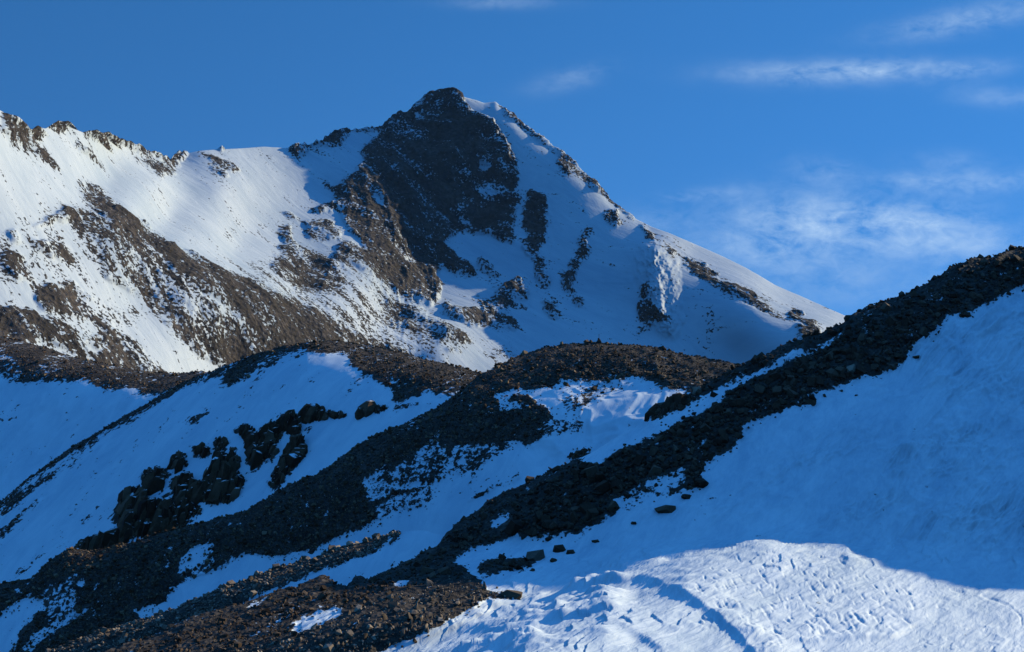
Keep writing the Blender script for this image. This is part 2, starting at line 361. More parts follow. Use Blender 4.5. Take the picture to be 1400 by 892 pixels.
F_ROCK = [(.85, [(-220, 420), (0, 455), (100, 480), (200, 505), (280, 505), (330, 520), (340, 540), (300, 523), (256, 533), (236, 538), (216, 536), (200, 540), (188, 541), (192, 533), (168, 528), (150, 535), (131, 542), (140, 530), (110, 522), (64, 523), (34, 525), (0, 518), (-220, 500)]),
          (.1, [(0, 491), (15, 489), (29, 493), (15, 497), (0, 496)]), (.15, [(72, 502), (86, 501), (80, 505)])]
E_ROCK = [(.9, band([(-120, 745), (0, 683), (30, 657), (60, 635), (95, 611), (130, 590), (180, 561), (235, 527), (270, 513), (300, 502), (330, 491), (350, 483), (385, 473), (420, 468), (450, 466)], 11)),
          (.8, [(300, 505), (350, 490), (420, 474), (360, 500), (345, 518), (313, 531), (302, 528), (312, 515), (290, 520)]), (.45, [(345, 500), (362, 496), (355, 514), (340, 518)]),
          (.75, [(-60, 735), (0, 690), (40, 665), (75, 643), (100, 625), (140, 596), (137, 603), (95, 634), (75, 655), (50, 668), (25, 690), (0, 708), (-60, 760)]), (.7, [(0, 722), (30, 697), (55, 676), (52, 690), (25, 712), (12, 730), (0, 742)]), (.5, [(90, 640), (123, 620), (120, 627), (95, 645)]),
          (.9, [(440, 460), (450, 474), (470, 480), (501, 484), (551, 494), (602, 504), (642, 511), (662, 514), (632, 531), (618, 543), (598, 541), (582, 536), (558, 543), (541, 548), (534, 534), (518, 518), (508, 511), (485, 505), (470, 505), (480, 497), (477, 487), (455, 483), (413, 482), (440, 465)]), (.9, [(430, 462), (500, 468), (660, 505), (700, 530), (640, 540), (551, 510), (480, 490)]),
          (.15, [(529, 513), (540, 516), (545, 524), (534, 522)]),
          (.54, [(10, 793), (50, 760), (110, 723), (110, 710), (143, 687), (173, 663), (147, 693), (110, 722), (60, 757), (30, 790)]), (.58, [(249, 588), (266, 572), (296, 562), (286, 573), (259, 587)]),
          (.75, [(400, 600), (412, 594), (415, 600), (402, 604)]), (.6, [(418, 590), (440, 580), (445, 585), (425, 594)]), (.8, [(534, 561), (545, 553), (592, 546), (582, 553), (541, 561)]),
          ]+[(.85, c[1]) for c in CRAGS]
D_ROCK = [(.95, [(-220, 840), (-10, 785), (43, 780), (63, 762), (93, 742), (160, 738), (240, 714), (340, 690), (400, 658), (457, 633), (511, 595), (598, 551), (632, 524), (655, 505), (700, 482), (740, 470), (820, 462), (920, 478), (1040, 508), (1200, 580), (1010, 570),
                (955, 545), (940, 536), (925, 536), (900, 528), (870, 519), (850, 521), (800, 524), (722, 529), (672, 537), (672, 545), (690, 548), (723, 538), (736, 554), (763, 578), (743, 600), (723, 608), (696, 607), (655, 614), (632, 628), (628, 640), (600, 648), (568, 656), (551, 663), (520, 660), (497, 657), (505, 668), (595, 669), (588, 682), (534, 689), (510, 700), (521, 712),
                (467, 733), (430, 753), (380, 763), (333, 753), (300, 773), (277, 785), (247, 785), (233, 803), (230, 820), (180, 838), (217, 862), (183, 900), (100, 1000), (-220, 1000)]),
          (.55, [(600, 605), (700, 612), (640, 650), (540, 680), (500, 700), (520, 712), (590, 690), (600, 668), (500, 655), (540, 640)]), (.45, [(500, 660), (540, 665), (530, 680), (505, 690)]), (.4, [(750, 540), (790, 545), (800, 530), (860, 518), (850, 535), (780, 570)]),
          (.5, [(740, 575), (805, 576), (800, 588), (745, 600)]),
          (.2, [(673, 543), (710, 552), (722, 556), (690, 560)]),
          (.05, [(293, 743), (285, 757), (262, 775), (240, 786), (247, 765), (270, 750)]), (.55, [(300, 758), (275, 785), (235, 800), (250, 785)]),
          (.04, [(-30, 845), (0, 837), (30, 820), (97, 797), (77, 817), (50, 840), (27, 867), (15, 900), (-30, 900)]), (.3, [(37, 873), (93, 833), (123, 827), (100, 847), (63, 870), (45, 895), (25, 895)]),
          (.1, [(125, 800), (138, 792), (136, 800), (126, 804)]), (.1, [(101, 800), (113, 792), (108, 803)]), (.12, [(219, 780), (233, 766), (228, 778)]), (.2, [(185, 805), (192, 796), (190, 808)]), (.1, [(310, 717), (322, 714), (318, 719)]), (.12, [(235, 755), (247, 752), (240, 757)]), (.15, [(327, 713), (337, 716), (330, 719)]),
          (.05, [(15, 806), (28, 803), (25, 810)]), (.5, [(60, 800), (100, 785), (100, 830), (60, 860)]),
          (.9, [(640, 682), (680, 664), (712, 646), (716, 650), (690, 662), (645, 686)]), (.85, [(775, 626), (795, 614), (812, 613), (805, 622), (785, 632)]), (.6, [(395, 815), (420, 790), (450, 785), (470, 812)])]
B_BAND = [(1700, 380), (1400, 332), (1370, 340), (1330, 350), (1290, 370), (1250, 388), (1215, 400), (1185, 413), (1160, 428), (1130, 442), (1109, 453), (1060, 474), (1006, 497), (985, 509), (950, 528), (915, 548), (890, 560), (886, 580),
          (946, 560), (985, 535), (1000, 545), (957, 566), (928, 579), (900, 592), (880, 605), (840, 622), (820, 640), (800, 625), (770, 636), (732, 655), (709, 666), (685, 676), (665, 686), (652, 698), (631, 710), (611, 730), (598, 747), (564, 764), (531, 780), (504, 794), (490, 790), (474, 804), (455, 800), (440, 785), (425, 792), (384, 806), (303, 834), (217, 866), (150, 888), (60, 920), (0, 1000), (300, 1000),
          (420, 930), (524, 892), (564, 878), (588, 868), (618, 848), (645, 841), (665, 828), (690, 828), (715, 821), (675, 813), (658, 800), (645, 788), (618, 774), (650, 752), (700, 735), (752, 737), (779, 731), (809, 721), (843, 704), (870, 690), (890, 684), (924, 680), (959, 671), (967, 637), (984, 624), (1006, 611), (1019, 586), (1053, 573), (1079, 560), (1109, 556), (1117, 539), (1156, 526), (1186, 513), (1224, 504), (1246, 487), (1254, 468), (1276, 457), (1293, 436), (1319, 431), (1349, 414), (1370, 406), (1400, 393), (1700, 480)]
B_ROCK = [(.9, B_BAND), (.0, [(1160, 452), (1150, 460), (1110, 480), (1060, 505), (1000, 535), (950, 563), (880, 598), (820, 628), (795, 640), (800, 622), (860, 588), (950, 552), (1010, 520), (1070, 492), (1120, 470)]),
          (.85, [(645, 782), (672, 768), (709, 764), (735, 768), (733, 780), (700, 788), (660, 790)]), (.03, [(672, 718), (690, 704), (704, 702), (698, 714), (678, 724)]), (.0, [(636, 775), (660, 770), (656, 780), (640, 784)]),
          (.1, [(540, 806), (555, 800), (560, 806), (548, 810)]), (.05, [(395, 870), (410, 850), (445, 838), (465, 836), (470, 846), (430, 858)]), (.05, [(330, 838), (350, 826), (380, 815), (350, 832)]), (.3, [(880, 660), (940, 640), (940, 670), (890, 684)]), (.4, [(840, 690), (880, 660), (900, 680), (850, 704)])]
# ------------------------------------------------------------------ far mountain
G_TOP = [(-260, 100), (-150, 118), (0, 150), (13, 164), (24, 178), (37, 181), (48, 173), (62, 176), (77, 167), (94, 174), (112, 181), (146, 183), (158, 190), (180, 200), (210, 211),
         (231, 221), (238, 215), (259, 209), (275, 206), (300, 204), (330, 203), (360, 201), (390, 203), (417, 201), (440, 197), (452, 182), (466, 177), (480, 178), (505, 177), (522, 172), (540, 160), (562, 150), (568, 141), (590, 130), (606, 126), (620, 126), (633, 133),
         (650, 137), (662, 141), (678, 139), (688, 149), (704, 163), (720, 178), (740, 192), (760, 208), (780, 223), (800, 242), (815, 254), (830, 271), (850, 287), (870, 300), (890, 310), (915, 319), (950, 334), (985, 350),
         (1020, 367), (1060, 390), (1100, 407), (1130, 420), (1165, 435), (1260, 480), (1420, 560), (1600, 640)]
g_pts = [(-150, 118, 1350), (0, 152, 1480), (60, 175, 1600), (130, 183, 1750), (185, 205, 1900), (232, 222, 2010), (275, 206, 2080), (330, 204, 2150), (400, 203, 2230), (460, 185, 2290), (520, 174, 2360), (575, 140, 2390), (615, 127, 2400),
         (655, 139, 2385), (690, 151, 2360), (735, 188, 2320), (780, 225, 2280), (830, 271, 2240), (880, 306, 2200), (950, 336, 2175), (1000, 360, 2150), (1060, 390, 2120), (1110, 412, 2090), (1160, 434, 2050), (1260, 480, 1980), (1420, 560, 1900),
         (905, 333, 2130), (960, 378, 2070), (1000, 395, 2030), (1040, 415, 1990), (1110, 455, 1900),
         (590, 200, 2290), (650, 270, 2235), (720, 348, 2122), (800, 400, 2060), (865, 424, 2013), (940, 440, 1985), (1000, 480, 1945), (900, 500, 1915), (1100, 490, 1870), (1000, 540, 1900),
         (490, 235, 2196), (530, 300, 2120), (600, 400, 2014), (680, 435, 1968), (770, 470, 1933), (650, 490, 1835), (720, 512, 1850), (645, 458, 1890), (600, 470, 1815), (550, 500, 1770),
         (480, 300, 2085), (440, 260, 2150), (380, 250, 2120), (300, 260, 1960), (220, 240, 1880), (150, 215, 1780), (450, 340, 1970), (540, 430, 1900), (490, 390, 1880),
         (100, 243, 1570), (168, 288, 1580), (235, 335, 1600), (303, 369, 1630), (370, 399, 1670), (450, 432, 1730), (545, 478, 1780),
         (150, 250, 1690), (230, 300, 1750), (320, 345, 1790), (410, 385, 1820),
         (0, 250, 1385), (0, 350, 1290), (0, 460, 1200), (-150, 300, 1250), (-150, 500, 1100), (100, 350, 1400), (100, 450, 1290), (200, 400, 1470), (220, 500, 1370), (300, 470, 1500), (350, 510, 1530), (450, 490, 1650), (400, 560, 1560), (700, 560, 1760)]
gt = TPS([(a, b, math.log(c)) for a, b, c in g_pts], lam=2e-4)
LIT_GULLY = [(894, 331), (915, 335), (928, 348), (933, 368), (930, 395), (938, 432), (935, 452), (925, 462), (918, 449), (908, 429), (901, 415), (899, 388), (896, 361)]
def g_lnD(u, v, vtop):
    d = gt(u, v)
    # the wind-scooped rib under the east ridge
    ax = np.interp(v, [325, 345, 390, 430, 465], [894, 896, 898, 905, 922])
    wd = np.interp(v, [325, 345, 390, 430, 465], [14, 32, 33, 33, 8])
    x = u-ax+fbm(np.stack([u/14, v/20, u*0], -1), 3, .6, 19)*7
    rib = np.where(x < 0, np.exp(-(x/22)**2), np.clip(1-x/wd, 0, 1))*sstep(322, 345, v)*(1-sstep(440, 470, v))
    d = d-rib*(.0115+.004*fbm(np.stack([u/5, v/7, u*0], -1), 3, .6, 20))
    r = np.interp(u, [620, 670, 880, 930], [0, .009, .007, 0])
    return d+roll(u, v, vtop, r, 8)
GS = np.array([.5, .87, 0]); GF = np.array([.59, -.34, -.73])
def g_disp(P, u, v, r):
    rk = sstep(.25, .6, r)
    big = fbm(P/140, 4, .5, 3)*7*(.35+.65*rk)
    cr = ridged(np.stack([P[..., 0], P[..., 1], P[..., 2]*.45], -1)/42, 4, .55, 8)*5.5*rk
    fine = fbm(P/9, 3, .6, 21)*1.5*(.12+.88*rk)
    x = v-smooth_curve(G_TOP, 1)(u)
    teeth = np.exp(-np.maximum(x, 0)/9)*rk*np.maximum(ridged(P/16, 3, .6, 12), 0)*9*(1-.85*gauss(u, v, 610, 130, 38, 60))*(1-.6*sstep(650, 690, u))
    face = sstep(480, 540, u)*(1-sstep(690, 730, u))
    but = ridged(np.stack([P[..., 0]+P[..., 2]*.25, P[..., 1]*.3, P[..., 2]*.16], -1)/30, 4, .55, 14)*7*rk*face
    return big+cr+fine+rk*1.5+teeth+but

US = axis(-260, -14, 1300, 1600, 1.3/Q, 14)
mG = .72*paint(G_ROCK, 3)+.28*paint(G_ROCK, 10)
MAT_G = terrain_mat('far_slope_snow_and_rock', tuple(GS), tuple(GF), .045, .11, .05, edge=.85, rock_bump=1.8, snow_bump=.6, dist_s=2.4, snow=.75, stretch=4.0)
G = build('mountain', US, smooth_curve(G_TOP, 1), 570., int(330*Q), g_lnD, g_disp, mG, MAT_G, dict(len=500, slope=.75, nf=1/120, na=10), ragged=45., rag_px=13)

# ------------------------------------------------------------------ left shaded slope
F_TOP = [(-300, 440), (-60, 455), (0, 463), (60, 476), (100, 488), (150, 500), (200, 512), (245, 514), (275, 511), (300, 513), (340, 525), (430, 560), (520, 600)]
fl = plane_lnD((-.2, -.6, .75), (100, 600, 450))
def f_lnD(u, v, vtop): return fl(u, v)+roll(u, v, vtop, .05, 14)
def f_disp(P, u, v, r):
    return fbm(P/45, 3, .5, 31)*1.6+fbm(P/7, 3, .5, 33)*.18+sstep(.3, .6, r)*(fbm(P/3, 3, .6, 35)*.5+.2)
mF = paint(F_ROCK, 3)
MAT_F = terrain_mat('left_slope_snow_and_rock', (.95, -.3, 0), (-.2, -.65, -.72), .10, .5, .18, edge=.8, rock_bump=1.0, snow_bump=.5, dist_s=.5)
FF = build('left_slope', axis(-300, -14, 340, 520, 1.6/Q, 10), smooth_curve(F_TOP, 3), 800., int(190*Q), f_lnD, f_disp, mF, MAT_F, dict(len=90, slope=.7, nf=1/20, na=1.5), ragged=12., rag_px=14)

# ------------------------------------------------------------------ snow slope with crags
E_TOP = [(-300, 830), (-100, 750), (0, 688), (30, 662), (60, 640), (95, 615), (130, 594), (180, 565), (235, 530), (270, 517), (300, 505), (330, 494), (350, 486), (385, 477), (420, 471), (445, 468), (475, 470), (510, 477), (560, 487), (610, 499), (655, 514), (720, 535), (850, 590)]
el = plane_lnD((-.36, -.55, .75), (440, 472, 330))
def e_lnD(u, v, vtop):
    r = np.interp(u, [300, 420, 500, 640, 720], [.02, .03, .085, .085, .05])
    return el(u, v)+roll(u, v, vtop, r, 22)
def e_disp(P, u, v, r):
    return fbm(P/40, 3, .5, 41)*1.1+fbm(P/6, 3, .5, 43)*.14+sstep(.3, .6, r)*(fbm(P/2.2, 3, .6, 45)*.45+.15)
mE = paint(E_ROCK, 3)
MAT_E = terrain_mat('crag_slope_snow_and_rock', (.84, -.54, 0), (-.35, -.55, -.75), .16, .7, .22, edge=.8, rock_bump=1.0, snow_bump=.45, dist_s=.4)
E = build('snow_slope', axis(-300, -14, 690, 850, 1.5/Q, 10), smooth_curve(E_TOP, 3), 880., int(260*Q), e_lnD, e_disp, mE, MAT_E, dict(len=70, slope=.7, nf=1/15, na=1.2), ragged=8., rag_px=12)

# ------------------------------------------------------------------ mid ridge with the cairn knoll, and the gully below it
D_TOP = [(-300, 900), (-100, 830), (0, 797), (43, 790), (63, 770), (93, 750), (125, 752), (160, 746), (200, 735), (240, 722), (283, 713), (340, 698), (370, 680), (400, 665), (430, 655), (457, 641), (477, 625), (511, 602), (568, 575), (598, 558), (618, 544), (632, 531), (655, 512),
         (675, 501), (700, 490), (740, 477), (780, 471), (820, 470), (860, 472), (890, 477), (920, 485), (960, 495), (1000, 503), (1040, 517), (1150, 560), (1260, 620)]
dl = plane_lnD((-.2, -.65, .73), (820, 470, 262))
def d_lnD(u, v, vtop):
    d = dl(u, v)+roll(u, v, vtop, np.interp(u, [500, 640, 720, 1000], [.02, .03, .085, .085]), np.interp(u, [600, 720, 960], [14, 20, 34]))
    # wind bench east of the knoll, a low rib of scree in the gully
    d = d-.05*gauss(u, v, 900, 640, 150, 55, -25)+.02*gauss(u, v, 860, 520, 90, 22)
    return d
def d_disp(P, u, v, r):
    bench = np.clip(gauss(u, v, 850, 560, 95, 42, -15)*1.4, 0, 1)
    sas = ridged(P/np.array([7., 14., 5.])+fbm(P/9, 2, .5, 58)[..., None]*.6, 3, .5, 57)*.75*bench
    return fbm(P/38, 3, .5, 51)*1.2+fbm(P/6, 3, .5, 53)*.12+sas+sstep(.3, .6, r)*(fbm(P/2.0, 3, .6, 55)*.45+.2)
mD = paint(D_ROCK, 2)
MAT_D = terrain_mat('mid_ridge_snow_and_scree', (.95, -.3, 0), (-.2, -.65, -.73), .22, 1.0, .3, edge=.75, rock_bump=.8, snow_bump=.4, dist_s=.35)
DD = build('ridge', axis(-300, -14, 1080, 1260, 1.4/Q, 10), smooth_curve(D_TOP, 3), 960., int(330*Q), d_lnD, d_disp, mD, MAT_D, dict(len=55, slope=.75, nf=1/12, na=1.0), ragged=7., rag_px=14)

# ------------------------------------------------------------------ low scree rib in the gully, its crest in the sun
K_TOP = [(-300, 1060), (0, 925), (60, 898), (87, 885), (133, 867), (183, 850), (233, 837), (270, 820), (300, 808), (334, 797), (370, 783), (407, 772), (440, 763), (467, 752), (510, 741), (548, 730), (580, 727), (604, 734), (625, 750), (660, 790), (770, 900)]
kl = plane_lnD((-.2, -.5, .843), (350, 800, 172))
def k_lnD(u, v, vtop): return kl(u, v)+roll(u, v, vtop, .03*sstep(556, 535, u), 7)
def k_disp(P, u, v, r): return fbm(P/16, 3, .5, 151)*.6+fbm(P/4, 3, .5, 153)*.12+sstep(.3, .6, r)*(fbm(P/1.4, 3, .6, 155)*.35+.15)
mK = paint([(.95, [(-300, 1060), (0, 915), (87, 872), (183, 838), (300, 796), (407, 760), (467, 740), (525, 726), (556, 722), (545, 741), (520, 757), (500, 763), (467, 774), (400, 795), (340, 822), (270, 846), (217, 868), (150, 900), (0, 960)])], 3)
MAT_K = terrain_mat('rib_snow_and_scree', (.95, -.3, 0), (-.2, -.65, -.73), .3, 1.3, .4, edge=.7, rock_bump=.8, snow_bump=.4, dist_s=.3)
KK = build('rib', axis(-300, -14, 720, 770, 1.6/Q, 8), smooth_curve(K_TOP, 3), 1080., int(150*Q), k_lnD, k_disp, mK, MAT_K, dict(len=30, slope=.7, nf=1/10, na=.6, min=-.5), extra_rows=1-(1-np.linspace(0, 1, int(170*Q)))**1.9, ragged=5., rag_px=9)

# ------------------------------------------------------------------ near boulder ridge and the drifted snow below it
# the ridge goes on past the frame; its unseen crest there is shaped to throw the edge of shade on the drifted snow
b1 = plane_lnD((-.2, -.45, .87), (1000, 520, 125))
_b1 = b1
_b0 = plane_lnD((-.27, -.5, .83), (850, 650, 114.2))
def b1(u, v): k = sstep(600, 1050, u); return _b1(u, v)*k+_b0(u, v)*(1-k)
_b2 = plane_lnD((.05, -.05, .995), (1200, 745, 98.6))
_b2l = plane_lnD((-.1, -.1, .99), (700, 790, 101.5))
def b2(u, v):
    k = sstep(-90, 150, u-(839-(np.maximum(v, 740)-803)*2.056)); return _b2(u, v)*k+_b2l(u, v)*(1-k)
def smin(a, b, k): return -np.log(np.exp(-a/k)+np.exp(-b/k))*k
SHADE_EDGE = [(1000, 735, 88), (1050, 720, 88), (1130, 700, 88), (1145, 750, 88), (1200, 764, 88), (1290, 792, 88), (1340, 790, 86), (1400, 786, 86), (1480, 785, 86)]
B_CREST = []
for _u, _v, _t in SHADE_EDGE:
    _a = np.array([float(_u)]); _b = np.array([float(_v)])
    _p = pt(_u, _v, float(np.exp(smin(b1(_a, _b), b2(_a, _b), .012))[0]))+_t*SUN
    B_CREST.append((CX+_p[0]/_p[1]*F, CY-_p[2]/_p[1]*F, _p[1]))
B_CREST.sort()
B_CREST = [(a, b, c) for a, b, c in zip(np.linspace(1746, 2135, 40), *[np.interp(np.linspace(1746, 2135, 40), [q[0] for q in B_CREST], [q[k] for q in B_CREST])+(vnoise(np.stack([np.arange(40)*.61, np.zeros(40), np.zeros(40)], -1), 7)*7 if k == 1 else 0) for k in (1, 2)])]
print([tuple(round(float(x)) for x in c) for c in B_CREST])
B_OFF = [(1430, 342), (1470, 356), (1520, 372), (1580, 372)]+[(float(c[0]), float(c[1])) for c in B_CREST if c[0] > 1600]  # unseen crest dips first, shaped to let sun reach the low scree
B_TOP = [(-400, 1120), (-200, 1010), (0, 945), (100, 912), (150, 893), (217, 871), (260, 849), (303, 839), (334, 830), (384, 811), (407, 807), (425, 797), (440, 790), (455, 803), (474, 808), (490, 795), (504, 798), (531, 784), (564, 768), (588, 754), (598, 751),
         (611, 734), (631, 714), (652, 702), (665, 690), (685, 680), (709, 670), (732, 659), (770, 640), (800, 625), (820, 613), (860, 590), (878, 582), (890, 572), (915, 556), (950, 537), (985, 517), (1006, 505), (1060, 482), (1090, 470), (1109, 461), (1130, 450), (1160, 436), (1185, 421), (1215, 408),
         (1250, 396), (1290, 378), (1330, 358), (1370, 349), (1400, 340)]+B_OFF+[(2500, 380)]
def b_lnD(u, v, vtop):
    d = smin(b1(u, v), b2(u, v), .007)
    d = d-.055*gauss(u, v, 540, 848, 115, 27, -17)      # the bank of low scree
    d = d+roll(u, v, vtop, .03, 10)-np.interp(u, [700, 1200], [0, .025])*np.exp(-np.maximum(v-vtop(u), 0)/75.)
    cu = np.array([c[0] for c in B_CREST]); cD = np.log(np.array([c[2] for c in B_CREST]))
    x = np.maximum(v-vtop(u), 0)
    top = smin(b1(u, vtop(u)), b2(u, vtop(u)), .012)
    k = sstep(1560, 1720, u)
    return d+k*(np.interp(u, cu, cD)-top)*np.exp(-x/130.)
def drift(u, v, line, lee, luff):
    """a wind-cut lip: rises gently up to the line, drops sharply below it"""
    f = smooth_curve(line, 5); p = np.asarray(line, float)
    x = v-f(u)
    w = sstep(p[:, 0].min()-25, p[:, 0].min()+25, u)*(1-sstep(p[:, 0].max()-25, p[:, 0].max()+25, u))
    return w*np.where(x < 0, np.exp(-(x/luff)**2), np.exp(-(x/lee)**2))
def b_disp(P, u, v, r):
    rk = sstep(.3, .6, r)
    h = fbm(P/18, 3, .5, 61)*.35+fbm(P/3.2, 3, .5, 63)*.05
    low = sstep(700, 780, v-np.interp(u, [500, 1400], [40, 0]))
    W = P[..., :2]@np.array([[.8, .6], [-.6, .8]])
    wv = np.stack([W[..., 0]/1.1, W[..., 1]/5.5, P[..., 2]*.3], -1)
    patch = .25+.75*sstep(-.1, .4, fbm(P/16, 2, .5, 73))
    W2 = P[..., :2]@np.array([[.8, -.6], [.6, .8]])
    rough = sum(gauss(u, v, a, b, c, d, -22) for a, b, c, d in ((1240, 626, 34, 14), (1322, 598, 34, 5), (1350, 700, 55, 22), (1120, 626, 60, 8), (1150, 505, 90, 10), (1330, 620, 60, 30), (1000, 590, 60, 10), (1180, 700, 60, 14)))
    h = h+np.minimum(rough, 1.2)*ridged(np.stack([W2[..., 0]/2.2, W2[..., 1]/.8, P[..., 2]/2], -1)+fbm(P/3, 2, .5, 76)[..., None]*.8, 4, .6, 70)*.28
    h = h+(1-low)*patch*ridged(np.stack([W2[..., 0]/7, W2[..., 1]/1.3, P[..., 2]/4], -1)+fbm(P/6, 2, .5, 75)[..., None]*.7, 4, .55, 69)*.55
    h = h+low*ridged(np.stack([W[..., 0]/.45, W[..., 1]/3.6, P[..., 2]*.3], -1)+fbm(P/2.5, 2, .5, 81)[..., None]*.5, 4, .6, 83)*.06
    h = h+low*(ridged(wv+fbm(P/5, 2, .5, 71)[..., None]*.5, 3, .5, 67)*.10)
    # wind-cut steps: gentle to the sun side, a sharp drop to the lee
    c = (P[..., 0]*.88-P[..., 1]*.47)/1.7+fbm(P/np.array([2.6, 4.5, 2.6]), 4, .55, 87)*1.5
    saw = 1-(c-np.floor(c)); saw = saw*sstep(0, .12, c-np.floor(c))
    m = sstep(.0, .45, fbm(P/5, 2, .5, 89)+.25*sstep(900, 780, u)+.1)
    h = h+low*m*saw*.16*(1-.6*sstep(930, 1000, u)*sstep(770, 800, v))
    h = h+low*sstep(800, 740, v)*ridged(P/np.array([1.6, .8, .8])+fbm(P/2, 2, .5, 90)[..., None]*.5, 3, .6, 92)*.14
    return h+rk*(fbm(P/.9, 3, .6, 65)*.2+.1)+b_detail(P, u, v)
def b_detail(P, u, v):
    h = 0
    for line, lee, luff, a in DRIFTS:
        h = h+a*drift(u, v, line, lee, luff)
    return h
mB = paint(B_ROCK, 3)
MAT_B = terrain_mat('near_slope_snow_and_rubble', (.9, -.43, 0), (-.25, -.5, -.83), .35, 1.8, 2.0, edge=.6, rock_bump=.8, snow_bump=.42, dist_s=.2)
tb = np.concatenate([[0, .12, .22, .30, .36, .40], np.linspace(.43, 1, int(560*Q))])
def b_bot(u): return np.interp(u, [-400, 2400], [1500, 1300])
# wind-cut lips in the lit drift: line, width of the steep side above / below it (px at the survey point), height in metres
DRIFTS = [([(600, 925), (656, 892), (700, 868), (740, 849), (768, 826), (790, 811), (815, 804), (850, 803)], 7, 75, .9, True),
          ([(835, 803), (865, 796), (891, 795), (930, 811), (969, 836), (1005, 865), (1040, 900), (1080, 930)], 7, 60, .36, False),
          ([(828, 850), (850, 855), (873, 867), (907, 892), (940, 915)], 8, 30, .2, False),
          ([(650, 846), (700, 838), (745, 832), (770, 836)], 5, 22, .3, False),
          ([(560, 880), (610, 862), (660, 858), (700, 862)], 6, 24, .25, False),
          ([(690, 812), (760, 806), (800, 802)], 4, 20, .15, False),
          ([(850, 768), (900, 752), (960, 745), (1000, 744)], 4, 14, .3, True),
          ([(930, 776), (985, 765), (1010, 752), (1060, 748)], 4, 14, .25, True),
          ([(1050, 738), (1085, 724), (1110, 722), (1150, 745), (1165, 765)], 5, 18, .35, True),
          ([(1076, 877), (1130, 875), (1219, 871), (1250, 858)], 3, 40, .18, False),
          ([(1060, 625), (1130, 610), (1200, 590), (1290, 585)], 8, 40, .15, False),
          ([(1235, 618), (1257, 603), (1287, 581), (1315, 553), (1345, 531), (1370, 518), (1415, 507)], 5, 60, .55, True),
          ([(1180, 640), (1240, 620), (1300, 622), (1400, 600)], 6, 40, .2, True)]
def b_detail(P, u, v):
    h = 0
    for line, lee, luff, a, flip in DRIFTS:
        h = h+a*drift(u, v, line, luff if flip else lee, lee if flip else luff)*(1+.5*fbm(P/1.6, 2, .5, 77))*(.35+.65*sstep(-.3, .15, fbm(P/5, 2, .5, 78+len(line))))
    r = np.random.default_rng(5)
    crust = fbm(P/3, 2, .5, 85)
    quad = polymask([(925, 815), (1000, 768), (1060, 760), (1130, 765), (1200, 790), (1290, 830), (1215, 866), (1120, 874), (1060, 876), (1005, 850), (960, 825)])
    jj, ii = np.where(quad); us0 = u[0]
    for k in r.integers(0, len(ii), 240):
        a, b = ii[k]+RU0, jj[k]+RV0; sc_ = np.clip((b-700)/130., .6, 1.3)
        L_, W_, dep = r.uniform(1.6, 5.0)*sc_, r.uniform(.9, 1.7)*sc_, r.uniform(.02, .10)
        c0, c1 = np.searchsorted(us0, [a-16, a+16]); uu, vv = u[:, c0:c1], v[:, c0:c1]
        h[:, c0:c1] -= dep*gauss(uu, vv, a, b, L_, W_, r.normal(38, 22))
        h[:, c0:c1] += dep*.35*gauss(uu, vv, a-W_*.9, b+W_*1.3, L_, W_*1.1, 38)
    for trk in TRACKS:
        p = np.asarray(trk, float); d = np.full(u.shape, 1e9)
        for q0, q1 in zip(p[:-1], p[1:]):
            ab = q1-q0; t = np.clip(((u-q0[0])*ab[0]+(v-q0[1])*ab[1])/(ab@ab), 0, 1)
            d = np.minimum(d, np.hypot(u-q0[0]-t*ab[0], v-q0[1]-t*ab[1]))
        h = h-.07*np.exp(-(d/1.5)**2)*sstep(-.5, .1, fbm(P/1.5, 2, .5, 79))
    return h
TRACKS = [[(1246, 858), (1269, 854), (1292, 852), (1323, 858), (1346, 856)], [(1303, 875), (1340, 876), (1361, 875), (1380, 870), (1392, 864), (1397, 855), (1396, 844), (1388, 836), (1377, 829), (1342, 813), (1300, 806)]]
B = build('foreground_slope', np.concatenate([axis(-400, -14, 1414, 1414, 1.05/Q, 16), np.linspace(1418, 2170, 190), np.linspace(2190, 2400, 8)]), smooth_curve(B_TOP, 2), b_bot, 0, b_lnD, b_disp, mB, MAT_B, dict(len=26, slope=.75, nf=1/8, na=.6, min=-.15), extra_rows=tb, ragged=3., rag_px=8)

# ------------------------------------------------------------------ valley floor far below
m_v, nt = new_mat('valley_snow'); n = N(nt)
g = n('ShaderNodeNewGeometry').outputs['Position']
n('ShaderNodeOutputMaterial', {'Surface': n('ShaderNodeBsdfPrincipled', {'Base Color': n.mix(n.ramp(n.noise(g, .01, 6, .6), [(.45, (0, 0, 0)), (.55, (1, 1, 1))]), SNOW, ROCK_M), 'Roughness': .8}).outputs[0]})
xs = np.linspace(-9000, 9000, 90); ys = np.linspace(-6000, 14000, 90)
X, Y = np.meshgrid(xs, ys); Pv = np.stack([X, Y, -300+fbm(np.stack([X, Y, X*0], -1)/900, 3, .5, 91)*35], -1)
o = grid_mesh('ground', Pv, m_v); o['kind'] = 'structure'

